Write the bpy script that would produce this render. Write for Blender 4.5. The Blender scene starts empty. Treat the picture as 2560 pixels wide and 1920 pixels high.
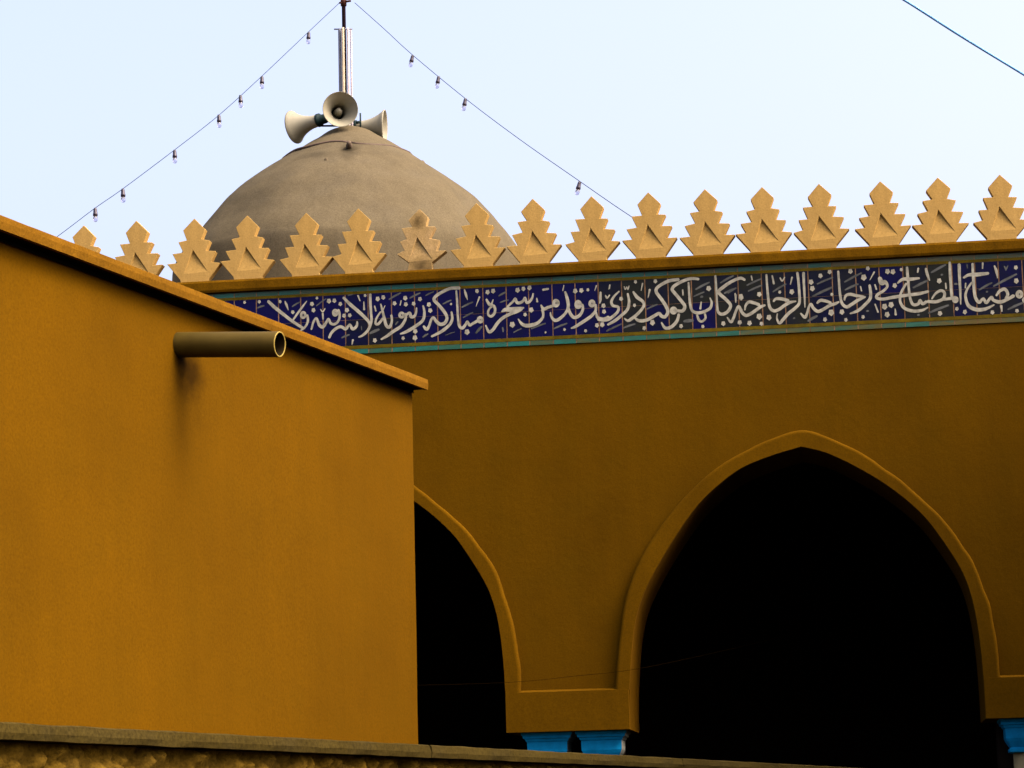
import bpy, bmesh, math, random
from math import sin, cos, tan, pi, radians, sqrt, atan2, hypot
from mathutils import Vector, Matrix, noise
random.seed(7)
S = bpy.context.scene
COL = S.collection

# ------------------------------------------------------------------ camera
FPX = 6500.0
PITCH, ROLL = radians(9.84), radians(-1.42)
EYE = Vector((0, 0, 1.6))
cam = bpy.data.cameras.new('camera'); camo = bpy.data.objects.new('camera', cam); COL.objects.link(camo)
cam.sensor_width = 36.0; cam.lens = FPX / 2560 * 36; cam.clip_start = 0.1; cam.clip_end = 3000
RM = (Matrix.Rotation(PITCH, 3, 'X') @ Matrix.Rotation(pi/2, 3, 'X') @ Matrix.Rotation(ROLL, 3, 'Z'))
camo.matrix_world = Matrix.Translation(EYE) @ RM.to_4x4()
S.camera = camo

# ------------------------------------------------------------------ sky, sun, exposure
SUN_EL, SUN_AZ = radians(50), radians(113)       # azimuth clockwise from +Y (the way the camera looks)
w = bpy.data.worlds.new('World'); S.world = w; w.use_nodes = True
nt = w.node_tree; nt.nodes.clear()
sky = nt.nodes.new('ShaderNodeTexSky'); sky.sky_type = 'NISHITA'; sky.sun_disc = False
sky.sun_elevation = SUN_EL; sky.sun_rotation = SUN_AZ
sky.altitude = 0; sky.air_density = 0.72; sky.dust_density = 10.0; sky.ozone_density = 0.0
bg = nt.nodes.new('ShaderNodeBackground'); bg.inputs[1].default_value = 0.15
wo = nt.nodes.new('ShaderNodeOutputWorld')
wb = nt.nodes.new('ShaderNodeMix'); wb.data_type = 'RGBA'; wb.blend_type = 'MULTIPLY'; wb.inputs[0].default_value = 1.0
wb.inputs[7].default_value = (1.0, 0.935, 0.95, 1)      # hazy evening sky, a little warmer than the clear model
nt.links.new(sky.outputs[0], wb.inputs[6]); nt.links.new(wb.outputs[2], bg.inputs[0]); nt.links.new(bg.outputs[0], wo.inputs[0])
sl = bpy.data.lights.new('sun', 'SUN'); so = bpy.data.objects.new('sun', sl); COL.objects.link(so)
sl.energy = 0.5; sl.angle = radians(20); sl.color = (1.0, 0.9, 0.75)
sdir = Vector((sin(SUN_AZ)*cos(SUN_EL), cos(SUN_AZ)*cos(SUN_EL), sin(SUN_EL)))
so.rotation_euler = sdir.to_track_quat('Z', 'Y').to_euler(); so.location = (30, 0, 30)
S.view_settings.view_transform = 'Standard'; S.view_settings.look = 'None'
S.view_settings.exposure = 2.15; S.view_settings.gamma = 1.0
S.cycles.max_bounces = 6

# ------------------------------------------------------------------ helpers
def ray(px, py):
    return (RM @ Vector(((px-1280)/FPX, -(py-960)/FPX, -1.0))).normalized()

class Frame:
    """A standing thing's own axes: x along its face, y into it, z up."""
    def __init__(s, origin, xdir):
        s.o = Vector(origin); s.x = Vector((xdir[0], xdir[1], 0)).normalized(); s.y = Vector((-s.x.y, s.x.x, 0))
        s.rz = atan2(s.x.y, s.x.x)
    def hit(s, px, py, y=0.0):
        d = ray(px, py); t = ((s.o + s.y*y - EYE).dot(s.y)) / d.dot(s.y); p = EYE + d*t - s.o
        return p.dot(s.x), p.z + s.o.z
    def loc(s, p):
        q = Vector(p) - s.o; return Vector((q.dot(s.x), q.dot(s.y), q.z))
    def world(s, x, y, z):
        return s.o + s.x*x + s.y*y + Vector((0, 0, z))

def at(px, py, Y):
    d = ray(px, py); return EYE + d*(Y/d.y)

class MB:
    def __init__(s): s.v = []; s.f = []; s.m = []; s.smooth = []
    def add(s, vs, fs, mi=0, smooth=False):
        b = len(s.v); s.v += [tuple(v) for v in vs]
        for f in fs: s.f.append(tuple(b+i for i in f)); s.m.append(mi); s.smooth.append(smooth)
    def box(s, a, b, mi=0):
        (x0, y0, z0), (x1, y1, z1) = a, b
        s.add([(x0,y0,z0),(x1,y0,z0),(x1,y1,z0),(x0,y1,z0),(x0,y0,z1),(x1,y0,z1),(x1,y1,z1),(x0,y1,z1)],
              [(3,2,1,0),(4,5,6,7),(0,1,5,4),(1,2,6,5),(2,3,7,6),(3,0,4,7)], mi)
    def prism(s, poly, y0, y1, mi=0):
        """polygon in x,z (counter-clockwise seen from -y) pushed from y0 to y1"""
        n = len(poly)
        s.add([(x,y0,z) for x,z in poly]+[(x,y1,z) for x,z in poly],
              [tuple(range(n)), tuple(range(2*n-1, n-1, -1))]+[(i, n+i, n+(i+1)%n, (i+1)%n) for i in range(n)], mi)
    def tube(s, pts, r, seg=8, mi=0, caps=True):
        pts = [Vector(p) for p in pts]; n = len(pts); vs = []; fs = []
        for i, p in enumerate(pts):
            t = (pts[min(i+1, n-1)] - pts[max(i-1, 0)]).normalized()
            a = t.cross(Vector((0, 0, 1)));
            if a.length < 1e-3: a = t.cross(Vector((1, 0, 0)))
            a.normalize(); b = t.cross(a)
            rr = r[i] if isinstance(r, (list, tuple)) else r
            vs += [p + a*cos(2*pi*k/seg)*rr + b*sin(2*pi*k/seg)*rr for k in range(seg)]
        for i in range(n-1):
            for k in range(seg):
                fs.append((i*seg+k, i*seg+(k+1)%seg, (i+1)*seg+(k+1)%seg, (i+1)*seg+k))
        if caps: fs += [tuple(range(seg-1, -1, -1)), tuple((n-1)*seg+k for k in range(seg))]
        s.add(vs, fs, mi, True)
    def lathe(s, prof, mtx, seg=40, mi=0):
        """profile of (radius, height) turned about the local z of mtx"""
        vs = []; fs = []
        for r, h in prof:
            vs += [mtx @ Vector((r*cos(2*pi*k/seg), r*sin(2*pi*k/seg), h)) for k in range(seg)]
        for i in range(len(prof)-1):
            for k in range(seg):
                fs.append((i*seg+k, i*seg+(k+1)%seg, (i+1)*seg+(k+1)%seg, (i+1)*seg+k))
        s.add(vs, fs, mi, True)
    def build(s, name, mats, parent=None):
        me = bpy.data.meshes.new(name); me.from_pydata(s.v, [], s.f)
        for m in (mats if isinstance(mats, (list, tuple)) else [mats]): me.materials.append(m)
        for p, mi, sm in zip(me.polygons, s.m, s.smooth): p.material_index = mi; p.use_smooth = sm
        bm = bmesh.new(); bm.from_mesh(me); bmesh.ops.remove_doubles(bm, verts=bm.verts, dist=1e-5)
        bmesh.ops.recalc_face_normals(bm, faces=bm.faces); bm.to_mesh(me); bm.free()
        o = bpy.data.objects.new(name, me); COL.objects.link(o)
        if parent: o.parent = parent
        return o

def bevel(o, wd, seg=2):
    m = o.modifiers.new('bevel', 'BEVEL'); m.width = wd; m.segments = seg; m.limit_method = 'ANGLE'; m.angle_limit = radians(35)
    return o

def thing(name, label, cat, loc=(0,0,0), rz=0.0, group=None):
    o = bpy.data.objects.new(name, None); COL.objects.link(o); o.location = loc; o.rotation_euler = (0, 0, rz)
    o.empty_display_size = 0.2
    o['label'] = label; o['category'] = cat
    if group: o['group'] = group
    return o

def catmull(pts, sub=6):
    P = [tuple(map(float, p)) for p in pts]; P = [P[0]] + P + [P[-1]]; out = []
    for i in range(1, len(P)-2):
        for k in range(sub):
            t = k/sub
            out.append(tuple(0.5*((2*b)+(-a+c)*t+(2*a-5*b+4*c-d)*t*t+(-a+3*b-3*c+d)*t**3)
                             for a, b, c, d in zip(P[i-1], P[i], P[i+1], P[i+2])))
    out.append(P[-2]); return out

# ------------------------------------------------------------------ materials
def mat(name):
    m = bpy.data.materials.new(name); m.use_nodes = True; t = m.node_tree
    return m, t, t.nodes['Principled BSDF']
def N(t, typ, **kw):
    n = t.nodes.new(typ)
    for k, v in kw.items(): setattr(n, k, v)
    return n
def noise_node(t, vec, scale, detail=4, rough=0.55):
    n = N(t, 'ShaderNodeTexNoise'); n.inputs['Scale'].default_value = scale; n.inputs['Detail'].default_value = detail
    n.inputs['Roughness'].default_value = rough; t.links.new(vec, n.inputs['Vector']); return n.outputs['Fac']
def ramp(t, fac, stops):
    r = N(t, 'ShaderNodeValToRGB'); e = r.color_ramp.elements
    while len(e) < len(stops): e.new(0.5)
    for q, (p, c) in zip(e, stops): q.position = p; q.color = (*c, 1) if len(c) == 3 else c
    t.links.new(fac, r.inputs[0]); return r.outputs[0]
def mixc(t, fac, a, b, typ='MIX'):
    n = N(t, 'ShaderNodeMix', data_type='RGBA', blend_type=typ)
    for sock, v in ((0, fac), (6, a), (7, b)):
        if hasattr(v, 'links'): t.links.new(v, n.inputs[sock])
        elif sock == 0: n.inputs[0].default_value = v
        else: n.inputs[sock].default_value = (*v, 1)
    return n.outputs[2]
def mul(c, k): return tuple(x*k for x in c)
def mapping(t, vec, scale=(1,1,1), loc=(0,0,0)):
    n = N(t, 'ShaderNodeMapping'); n.inputs['Scale'].default_value = scale; n.inputs['Location'].default_value = loc
    t.links.new(vec, n.inputs[0]); return n.outputs[0]
def bumpit(t, b, height, strength, dist):
    n = N(t, 'ShaderNodeBump'); n.inputs['Strength'].default_value = strength; n.inputs['Distance'].default_value = dist
    t.links.new(height, n.inputs['Height']); t.links.new(n.outputs[0], b.inputs['Normal'])

def stucco(name, base, streak=0.25, patch=0.3, grain=0.35, bump=0.5, tint=None, rough=0.95, stains_and_shade=()):
    """hand-trowelled painted plaster: broad patches, vertical weather streaks, fine grain"""
    m, t, b = mat(name); co = N(t, 'ShaderNodeTexCoord').outputs['Object']
    big = noise_node(t, co, 1.1, 5, 0.6)
    c = ramp(t, big, [(0.3, mul(base, 1-patch)), (0.5, base), (0.72, mul(base, 1+patch*0.7))])
    if tint:
        mid = noise_node(t, co, 3.3, 4, 0.6)
        c = mixc(t, ramp(t, mid, [(0.45, (0,0,0)), (0.75, (0.6,0.6,0.6))]), c, tint)
    st = noise_node(t, mapping(t, co, (7, 7, 0.5)), 1.0, 4, 0.6)
    c = mixc(t, 1.0, c, ramp(t, st, [(0.3, (1-streak,)*3), (0.6, (1,1,1))]), 'MULTIPLY')
    fine = noise_node(t, co, 75, 3, 0.7)
    c = mixc(t, 1.0, c, ramp(t, fine, [(0.3, (1-grain, 1-grain, 1-grain)), (0.5, (1,1,1)), (0.7, (1+grain*0.8,)*3)]), 'MULTIPLY')
    for (cx, cy, cz), (sx, sy, sz), k in stains_and_shade:
        v = mapping(t, co, (1/sx, 1/sy, 1/sz), (-cx/sx, -cy/sy, -cz/sz))
        g = N(t, 'ShaderNodeTexGradient', gradient_type='SPHERICAL'); t.links.new(v, g.inputs[0])
        mm = N(t, 'ShaderNodeMath', operation='MULTIPLY_ADD'); t.links.new(g.outputs['Fac'], mm.inputs[0])
        t.links.new(noise_node(t, co, 9, 4), mm.inputs[1]); mm.inputs[2].default_value = 0
        c = mixc(t, ramp(t, mm.outputs[0], [(0.05, (0,0,0)), (0.45, (k,k,k))]), c, mul(base, 0.12))
    t.links.new(c, b.inputs['Base Color'])
    b.inputs['Roughness'].default_value = rough; b.inputs['Specular IOR Level'].default_value = 0.02
    h = N(t, 'ShaderNodeMath', operation='ADD'); t.links.new(noise_node(t, co, 14, 5), h.inputs[0])
    h2 = N(t, 'ShaderNodeMath', operation='MULTIPLY'); t.links.new(fine, h2.inputs[0]); h2.inputs[1].default_value = 0.25
    t.links.new(h2.outputs[0], h.inputs[1]); bumpit(t, b, h.outputs[0], bump, 0.012)
    return m

def paint(name, col, rough=0.5, spec=0.4, metal=0.0, var=0.15, scale=12):
    m, t, b = mat(name); co = N(t, 'ShaderNodeTexCoord').outputs['Object']
    c = ramp(t, noise_node(t, co, scale, 4), [(0.3, mul(col, 1-var)), (0.7, mul(col, 1+var))])
    t.links.new(c, b.inputs['Base Color']); b.inputs['Roughness'].default_value = rough
    b.inputs['Specular IOR Level'].default_value = spec; b.inputs['Metallic'].default_value = metal
    return m

OCHRE = (0.064, 0.0292, 0.0003)
M_FACADE = stucco('ochre_facade_plaster', OCHRE, 0.08, 0.17, 0.2, 0.2, tint=(0.057, 0.0280, 0.0004))
M_MOULD = stucco('ochre_moulding_plaster', (0.069, 0.0320, 0.0004), 0.10, 0.18, 0.2, 0.2)
M_CORNICE = stucco('cornice_plaster', (0.074, 0.0345, 0.0008), 0.3, 0.3, 0.3, 0.4)
M_MERLON = stucco('pale_sand_plaster', (0.295, 0.188, 0.054), 0.18, 0.17, 0.15, 0.25, tint=(0.275, 0.182, 0.06))
M_MERLON_OLD = stucco('crumbling_sand_plaster', (0.27, 0.185, 0.072), 0.15, 0.2, 0.25, 0.5, tint=(0.30, 0.21, 0.11), stains_and_shade=[((-0.005, 0, 0.435), (0.085, 0.3, 0.10), 0.75), ((0.02, 0, 0.03), (0.20, 0.3, 0.13), 0.8)])
M_DOME = stucco('grey_dome_plaster', (0.082, 0.066, 0.040), 0.22, 0.3, 0.3, 0.4, tint=(0.070, 0.060, 0.040))
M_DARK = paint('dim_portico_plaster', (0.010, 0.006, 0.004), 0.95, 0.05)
M_BLUE = paint('blue_capital_paint', (0.002, 0.195, 0.40), 0.6, 0.04, var=0.2)
M_LIT_SIDE = paint('lit_side_paint', (0.16, 0.17, 0.15), 0.8, 0.05)  # pale colour paints the light on the capitals' right faces
M_CREAM = paint('cream_column_paint', (0.24, 0.19, 0.09), 0.7, 0.2, var=0.12, scale=5)
M_ROOF = paint('roof_screed', (0.25, 0.2, 0.14), 0.95, 0.1)

# ------------------------------------------------------------------ ground
g = MB(); g.add([(-1500,-1500,0),(1500,-1500,0),(1500,1500,0),(-1500,1500,0)], [(0,1,2,3)])
ground = g.build('ground', stucco('dusty_ground', (0.022, 0.018, 0.012), 0.0, 0.3, 0.3, 0.4)); ground['kind'] = 'structure'

# ------------------------------------------------------------------ the mosque
PSI = radians(7.29)
FA = Frame((0, 22.0, 0), (cos(PSI), -sin(PSI)))
mosque = thing('mosque', 'ochre plastered mosque with pointed arcade, blue inscription band, toothed parapet and grey dome', 'mosque', FA.o, FA.rz)
Z_BASE, Z_BT, Z_BB, Z_LEDGE, Z_BLK = 6.451, 6.338, 5.743, 2.775, 2.445
THICK, SP, UC = 0.9, 3.96, 2.444

IN_R = [(0.0,4.757),(0.206,4.696),(0.471,4.554),(0.732,4.374),(0.974,4.147),(1.135,3.916),(1.264,3.688),(1.332,3.495),(1.372,3.272),(1.395,3.003),(1.403,2.75),(1.405,Z_BLK)]
IN_L = [(-0.275,4.684),(-0.521,4.589),(-0.73,4.442),(-0.91,4.27),(-1.10,4.016),(-1.29,3.716),(-1.405,3.478),(-1.462,3.256),(-1.495,2.985),(-1.515,2.716),(-1.52,Z_BLK)]
OUT_R = [(0.0,4.893),(0.09,4.880),(0.212,4.838),(0.477,4.70),(0.708,4.536),(0.936,4.341),(1.13,4.124),(1.276,3.911),(1.372,3.747),(1.429,3.555),(1.481,3.363),(1.512,3.157),(1.528,2.999),(1.535,Z_LEDGE)]
OUT_L = [(-0.07,4.884),(-0.16,4.860),(-0.38,4.785),(-0.70,4.62),(-0.963,4.404),(-1.19,4.152),(-1.365,3.9),(-1.475,3.661),(-1.54,3.454),(-1.585,3.199),(-1.618,2.928),(-1.633,Z_LEDGE)]
def smooth_half(pts, first): return catmull([first]+pts if first else pts, 5)
IR = smooth_half(IN_R, None); IL = smooth_half(IN_L, IN_R[0]); OR_ = smooth_half(OUT_R, None); OL = smooth_half(OUT_L, OUT_R[0])
INNER = IL[::-1] + IR[1:]         # springing left -> apex -> springing right
OUTER = OL[::-1] + OR_[1:]
ARCHES = [UC + SP*k for k in (-3, -2, -1, 0, 1)]
U0, U1 = UC - 3.6*SP, UC + 1.6*SP

# front wall: one plate with the arches cut out of its foot
bot = [(U0, Z_BLK)]
for c in ARCHES: bot += [(c+x, z) for x, z in INNER]
bot += [(U1, Z_BLK)]
m = MB(); m.prism(bot + [(U1, Z_BASE-0.02), (U0, Z_BASE-0.02)], 0.0, THICK)
front = m.build('wall', [M_FACADE, M_DARK], mosque)

# moulding round the arches, joined by the blocks above the columns; chamfered outer edge
def arch_plate(c):
    mb = MB(); P = 0.07; ch = 0.028
    n = len(INNER); k = len(OUTER)
    inn = [(c+x, z) for x, z in INNER]; out = [(c+x, z) for x, z in OUTER]
    # resample both to the same count by fraction
    def resample(pl, cnt):
        L = [0]
        for a, b in zip(pl, pl[1:]): L.append(L[-1]+hypot(b[0]-a[0], b[1]-a[1]))
        res = []; j = 0
        for i in range(cnt):
            s_ = L[-1]*i/(cnt-1)
            while j < len(pl)-2 and L[j+1] < s_: j += 1
            f = (s_-L[j])/max(L[j+1]-L[j], 1e-9); res.append((pl[j][0]+(pl[j+1][0]-pl[j][0])*f, pl[j][1]+(pl[j+1][1]-pl[j][1])*f))
        return res
    CNT = 61
    # inner part above the ledge only, so that both start level
    innU = [p for p in inn if p[1] >= Z_LEDGE]
    xl = c + INNER[0][0]; xr = c + INNER[-1][0]
    innU = [(xl+0.004, Z_LEDGE)] + innU + [(xr, Z_LEDGE)]
    apex_i = max(range(len(innU)), key=lambda i: innU[i][1]); apex_o = max(range(k), key=lambda i: out[i][1])
    a = resample(innU[:apex_i+1], CNT) + resample(innU[apex_i:], CNT)[1:]
    o = resample(out[:apex_o+1], CNT) + resample(out[apex_o:], CNT)[1:]
    vs = []; fs = []; q_ = len(a)
    for (ax, az), (ox, oz) in zip(a, o):
        d = hypot(ox-ax, oz-az); dx, dz = (ox-ax)/d, (oz-az)/d
        wob = 0.014*noise.noise(Vector((ax*2.2, az*2.2, 3))) + 0.006*noise.noise(Vector((ax*7, az*7, 5)))
        vs += [(ax, 0.0, az), (ax, -P, az)] + [(ox-dx*ch*q+wob, -P*p, oz-dz*ch*q+wob) for q, p in ((1.0,1.0),(0.5,0.975),(0.2,0.88),(0.05,0.75),(0.0,0.5),(0.0,0.0))]
    for i in range(q_-1):
        for j in range(7): fs.append((i*8+j, i*8+j+1, (i+1)*8+j+1, (i+1)*8+j))
    mb.add(vs, fs)
    mb.smooth = [j % 7 in (2, 3, 4, 5) for j in range(len(fs))]; return mb
for c in ARCHES[1:4]:
    arch_plate(c).build('arch_moulding', M_MOULD, mosque)
for c in ARCHES[1:4]:
    x0, x1 = c + INNER[-1][0], c + SP + INNER[0][0]
    m = MB(); P = 0.072; ch = 0.02
    m.add([(x0,0,Z_BLK),(x1,0,Z_BLK),(x1,0,Z_LEDGE+ch),(x0,0,Z_LEDGE+ch),(x0,-P,Z_BLK),(x1,-P,Z_BLK),(x1,-P,Z_LEDGE),(x0,-P,Z_LEDGE)],
          [(4,5,6,7),(0,4,7,3),(1,2,6,5),(7,6,2,3),(0,1,5,4)])
    m.build('pillar_block', M_MOULD, mosque)

# inside of the portico and the body of the building
DEPTH = 11.0
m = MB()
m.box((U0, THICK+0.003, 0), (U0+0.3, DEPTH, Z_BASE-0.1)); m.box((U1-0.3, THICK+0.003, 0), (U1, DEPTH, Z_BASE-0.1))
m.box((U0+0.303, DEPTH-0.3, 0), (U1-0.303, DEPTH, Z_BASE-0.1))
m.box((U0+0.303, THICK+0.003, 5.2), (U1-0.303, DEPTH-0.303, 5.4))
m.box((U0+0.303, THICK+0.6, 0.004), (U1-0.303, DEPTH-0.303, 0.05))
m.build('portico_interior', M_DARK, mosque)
m = MB(); m.box((U0+0.303, THICK+0.003, 5.9), (U1-0.303, DEPTH-0.303, 6.1)); m.build('roof', M_ROOF, mosque)

# cornice
m = MB(); h = Z_BASE - Z_BT
prof = [(0.0, Z_BT+0.004), (-0.046, Z_BT+0.006), (-0.055, Z_BT+0.025), (-0.055, Z_BASE-0.02), (-0.042, Z_BASE), (0.16, Z_BASE), (0.16, Z_BASE-0.018), (0.0, Z_BASE-0.018)]
NS = 160; vs = []; fs = []
for i in range(NS+1):
    u = U0 + (U1-U0)*i/NS
    for j, (y, z) in enumerate(prof):
        wob = 0.006*noise.noise(Vector((u*1.7, y*5, z*9))) if j in (1, 2, 3, 4) else 0
        vs.append((u, y+wob, z+wob*(0.8 if j in (1, 2) else 0.3)))
L = len(prof)
for i in range(NS):
    for j in range(L): fs.append((i*L+j, i*L+(j+1)%L, (i+1)*L+(j+1)%L, (i+1)*L+j))
fs += [tuple(range(L)), tuple(NS*L+j for j in range(L-1, -1, -1))]
m.add(vs, fs); m.build('cornice', M_CORNICE, mosque)

# merlons
HALF = [(0.104,0.474),(0.062,0.384),(0.145,0.376),(0.101,0.281),(0.194,0.273),(0.149,0.176),(0.243,0.170),(0.125,0.028),(0.126,0.0)]
def merlon_mesh(broken=False, seed=0):
    rnd = random.Random(seed); j = lambda a=0.007: rnd.uniform(-a, a)
    right = [(x+j(), z+(j() if z > 0 else 0)) for x, z in HALF]; left = [(-x+j(), z+(j() if z > 0 else 0)) for x, z in HALF]
    tip = (j(), 0.58)
    if broken:
        tip = (0.01, 0.545)
        right[0] = (0.085, 0.47); left[0] = (-0.088, 0.45); left[4] = (-0.165, 0.262); left[6] = (-0.19, 0.155); left[5] = (-0.125, 0.185)
        left[7] = (-0.085, 0.075); left[8] = (-0.10, 0.0); right[7] = (0.115, 0.07); right[8] = (0.12, 0.0); right[4] = (0.185, 0.262)
    poly = right[::-1] + [tip] + left         # counter-clockwise from the foot right, over the tip, to the foot left
    T = 0.085; bm = bmesh.new()
    tri = [(-0.014, 0.300), (-0.088, 0.095), (0.114, 0.105)]     # apex, left foot, right foot of the sunk triangle
    vf = [bm.verts.new((x, 0, z)) for x, z in poly]; vb = [bm.verts.new((x, T, z)) for x, z in poly]
    n = len(poly)
    for i in range(n): bm.faces.new((vf[i], vf[(i+1)%n], vb[(i+1)%n], vb[i]))
    bm.faces.new(vb[::-1])
    ta = [bm.verts.new((x, 0, z)) for x, z in tri]
    edges = [bm.edges.get((vf[i], vf[(i+1)%n])) for i in range(n)] + [bm.edges.new((ta[i], ta[(i+1)%3])) for i in range(3)]
    bmesh.ops.triangle_fill(bm, use_beauty=True, edges=edges)
    bm.faces.ensure_lookup_table()
    for f in list(bm.faces):
        if all(v in ta for v in f.verts): bm.faces.remove(f)
    D = 0.025
    deep = bm.verts.new((-0.012, D, 0.272))
    for q in ((ta[0], ta[1], deep), (ta[2], ta[0], deep), (ta[1], ta[2], deep)):
        bm.faces.new(q)
    bmesh.ops.recalc_face_normals(bm, faces=bm.faces)
    me = bpy.data.meshes.new('merlon'); bm.to_mesh(me); bm.free(); return me
TIPS = [(209.4,560.8),(342.9,550.3),(486.3,547.5),(619.1,541.5),(764.3,531.9),(896.8,523.6),(1045,513),(1192,510),(1332.3,500.6),(1477.8,492.4),(1619.9,478.5),(1763.8,472),(1906,468.6),(2048.5,459.6),(2202,451.9),(2344.6,444.5),(2495.8,431.8)]
shapes = []
for k in range(4):
    me = merlon_mesh(False, 11+k); me.materials.append(M_MERLON); shapes.append(me)
brk = merlon_mesh(True, 5); brk.materials.append(M_MERLON_OLD)
us = [FA.hit(x, y, 0.0)[0] for x, y in TIPS]
us = [us[0]-0.5*k for k in (5, 4, 3, 2, 1)] + us + [us[-1]+0.505, us[-1]+1.01]
rr = random.Random(3)
for i, u in enumerate(us):
    o = bpy.data.objects.new('merlon', brk if i == 11 else shapes[rr.randrange(4)]); COL.objects.link(o); o.parent = mosque
    o.location = (u, -0.02, Z_BASE-0.004); o.rotation_euler = (0, rr.uniform(-0.012, 0.012), rr.uniform(-0.02, 0.02))
    o.scale = (1, 1, rr.uniform(0.985, 1.02))
    if i == 11: o['label'] = 'weathered merlon with crumbling edges and grey bare patches'
    bevel(o, 0.0025, 1)

# ------------------------------------------------------------------ the inscription band
def tile_mat():
    m, t, b = mat('glazed_inscription_tile'); co = N(t, 'ShaderNodeTexCoord').outputs['Object']
    a = N(t, 'ShaderNodeAttribute', attribute_name='tone')
    add = N(t, 'ShaderNodeMath', operation='ADD'); t.links.new(a.outputs['Fac'], add.inputs[0])
    sub = N(t, 'ShaderNodeMath', operation='MULTIPLY_ADD'); t.links.new(noise_node(t, co, 5, 3), sub.inputs[0]); sub.inputs[1].default_value = 1.0; sub.inputs[2].default_value = -0.5
    t.links.new(sub.outputs[0], add.inputs[1])
    c = ramp(t, add.outputs[0], [(0.15, (0.0008, 0.0004, 0.026)), (0.5, (0.0010, 0.0016, 0.0105)), (0.9, (0.0070, 0.0078, 0.0058))])
    t.links.new(c, b.inputs['Base Color']); b.inputs['Roughness'].default_value = 0.3; b.inputs['Specular IOR Level'].default_value = 0.08
    bumpit(t, b, noise_node(t, co, 20, 2), 0.1, 0.01); return m
def strip_mat():
    m, t, b = mat('glazed_teal_strip'); co = N(t, 'ShaderNodeTexCoord').outputs['Object']
    a = N(t, 'ShaderNodeAttribute', attribute_name='tone')
    add = N(t, 'ShaderNodeMath', operation='ADD'); t.links.new(a.outputs['Fac'], add.inputs[0])
    sub = N(t, 'ShaderNodeMath', operation='MULTIPLY_ADD'); t.links.new(noise_node(t, mapping(t, co, (6, 6, 25)), 1.5, 3), sub.inputs[0]); sub.inputs[1].default_value = 0.8; sub.inputs[2].default_value = -0.4
    t.links.new(sub.outputs[0], add.inputs[1])
    c = ramp(t, add.outputs[0], [(0.1, (0.0, 0.080, 0.062)), (0.5, (0.010, 0.050, 0.026)), (0.9, (0.055, 0.040, 0.003))])
    t.links.new(c, b.inputs['Base Color']); b.inputs['Roughness'].default_value = 0.35; b.inputs['Specular IOR Level'].default_value = 0.25
    return m
M_TILE, M_TEAL = tile_mat(), strip_mat()
M_YEL = paint('mustard_glaze', (0.058, 0.041, 0.001), 0.5, 0.05, var=0.35, scale=9)
M_GROUT = paint('pinkish_grout', (0.12, 0.070, 0.036), 0.9, 0.05, var=0.45, scale=14)
M_INK = paint('white_letter_glaze', (0.205, 0.202, 0.158), 0.5, 0.05, var=0.3, scale=22)
M_FADE = paint('faded_grey_scroll_glaze', (0.052, 0.056, 0.052), 0.4, 0.06, var=0.45, scale=8)

frieze = bpy.data.objects.new('tile_frieze', None); COL.objects.link(frieze); frieze.parent = mosque
JOINTS = [864,921,979.6,1037.4,1094.4,1151.3,1208.6,1267,1323,1381.8,1439.6,1497.4,1556,1614.7,1672.5,1731,1789.7,1848,1907,1964.8,2024,2084.5,2143.5,2202.5,2262,2323.6,2385,2443,2501.8]
JU = [FA.hit(x, 780, 0)[0] for x in JOINTS]
while JU[0] > U0+0.3: JU.insert(0, JU[0]-0.1975)
while JU[-1] < U1-0.4: JU.append(JU[-1]+0.1975)
ZT1 = Z_BT-0.044; ZY1 = ZT1-0.022; ZY0 = Z_BB+0.044+0.028; ZT0 = Z_BB+0.044
# tone of each tile: 0 cobalt, 1 charcoal (upper row, lower row), from left to right in the run seen clear of the side building
KNOWN = [(.2,.5),(.1,.75),(.1,.55),(.1,.3),(.0,.3),(.25,.1),(.1,.25),(.05,.2),(.0,.15),(.05,.2),(.2,.25),(.65,.1),(.9,.85),(.8,.3),(.85,.9),(.8,.2),(.75,.9),(.9,.9),(.7,.85),(.55,.8),(.6,.6),(.6,.6),(.55,.6),(.15,.6),(.85,.85),(.9,.85),(.4,.45),(.45,.6),(.35,.6)]
base_i = min(range(len(JU)), key=lambda i: abs(JU[i]-FA.hit(864, 780, 0)[0]))
rt = random.Random(21)
def tones(i):
    k = i - base_i
    if 0 <= k < len(KNOWN): return KNOWN[k]
    return (rt.uniform(0, .3), rt.uniform(0, .4)) if k < 0 else (rt.uniform(.3, .8), rt.uniform(.4, .9))
def tiled(name, material, rows):
    """rows of (z0, z1, tone function); one mesh of separate glazed tiles, each a hair out of true"""
    mb = MB(); tn = []
    for i in range(len(JU)-1):
        for (z0, z1, tf) in rows:
            a, b = JU[i]+0.0045, JU[i+1]-0.0045; e = rt.uniform(0, 0.0016)
            mb.add([(a,-0.0102-e,z0),(b,-0.0102-e*0.3,z0),(b,-0.0102-e*0.6,z1),(a,-0.0102,z1),(a,-0.004,z0),(b,-0.004,z0),(b,-0.004,z1),(a,-0.004,z1)],
                   [(0,1,2,3),(0,4,5,1),(1,5,6,2),(2,6,7,3),(3,7,4,0)])
            tn += [tf(i)]*5
    o = mb.build(name, material, frieze)
    at_ = o.data.attributes.new('tone', 'FLOAT', 'FACE'); at_.data.foreach_set('value', tn)
    return o
ZM = (ZY0+ZY1)/2
tiled('inscription_tiles', M_TILE, [(ZY0+0.002, ZM-0.0015, lambda i: tones(i)[1]), (ZM+0.0015, ZY1-0.002, lambda i: tones(i)[0])])
def teal_tone(i):
    k = i-base_i
    return max(0, min(1, 0.15 + 0.5*rt.random() + 0.018*max(0, k-8)*rt.uniform(.5, 1.3)))
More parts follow.
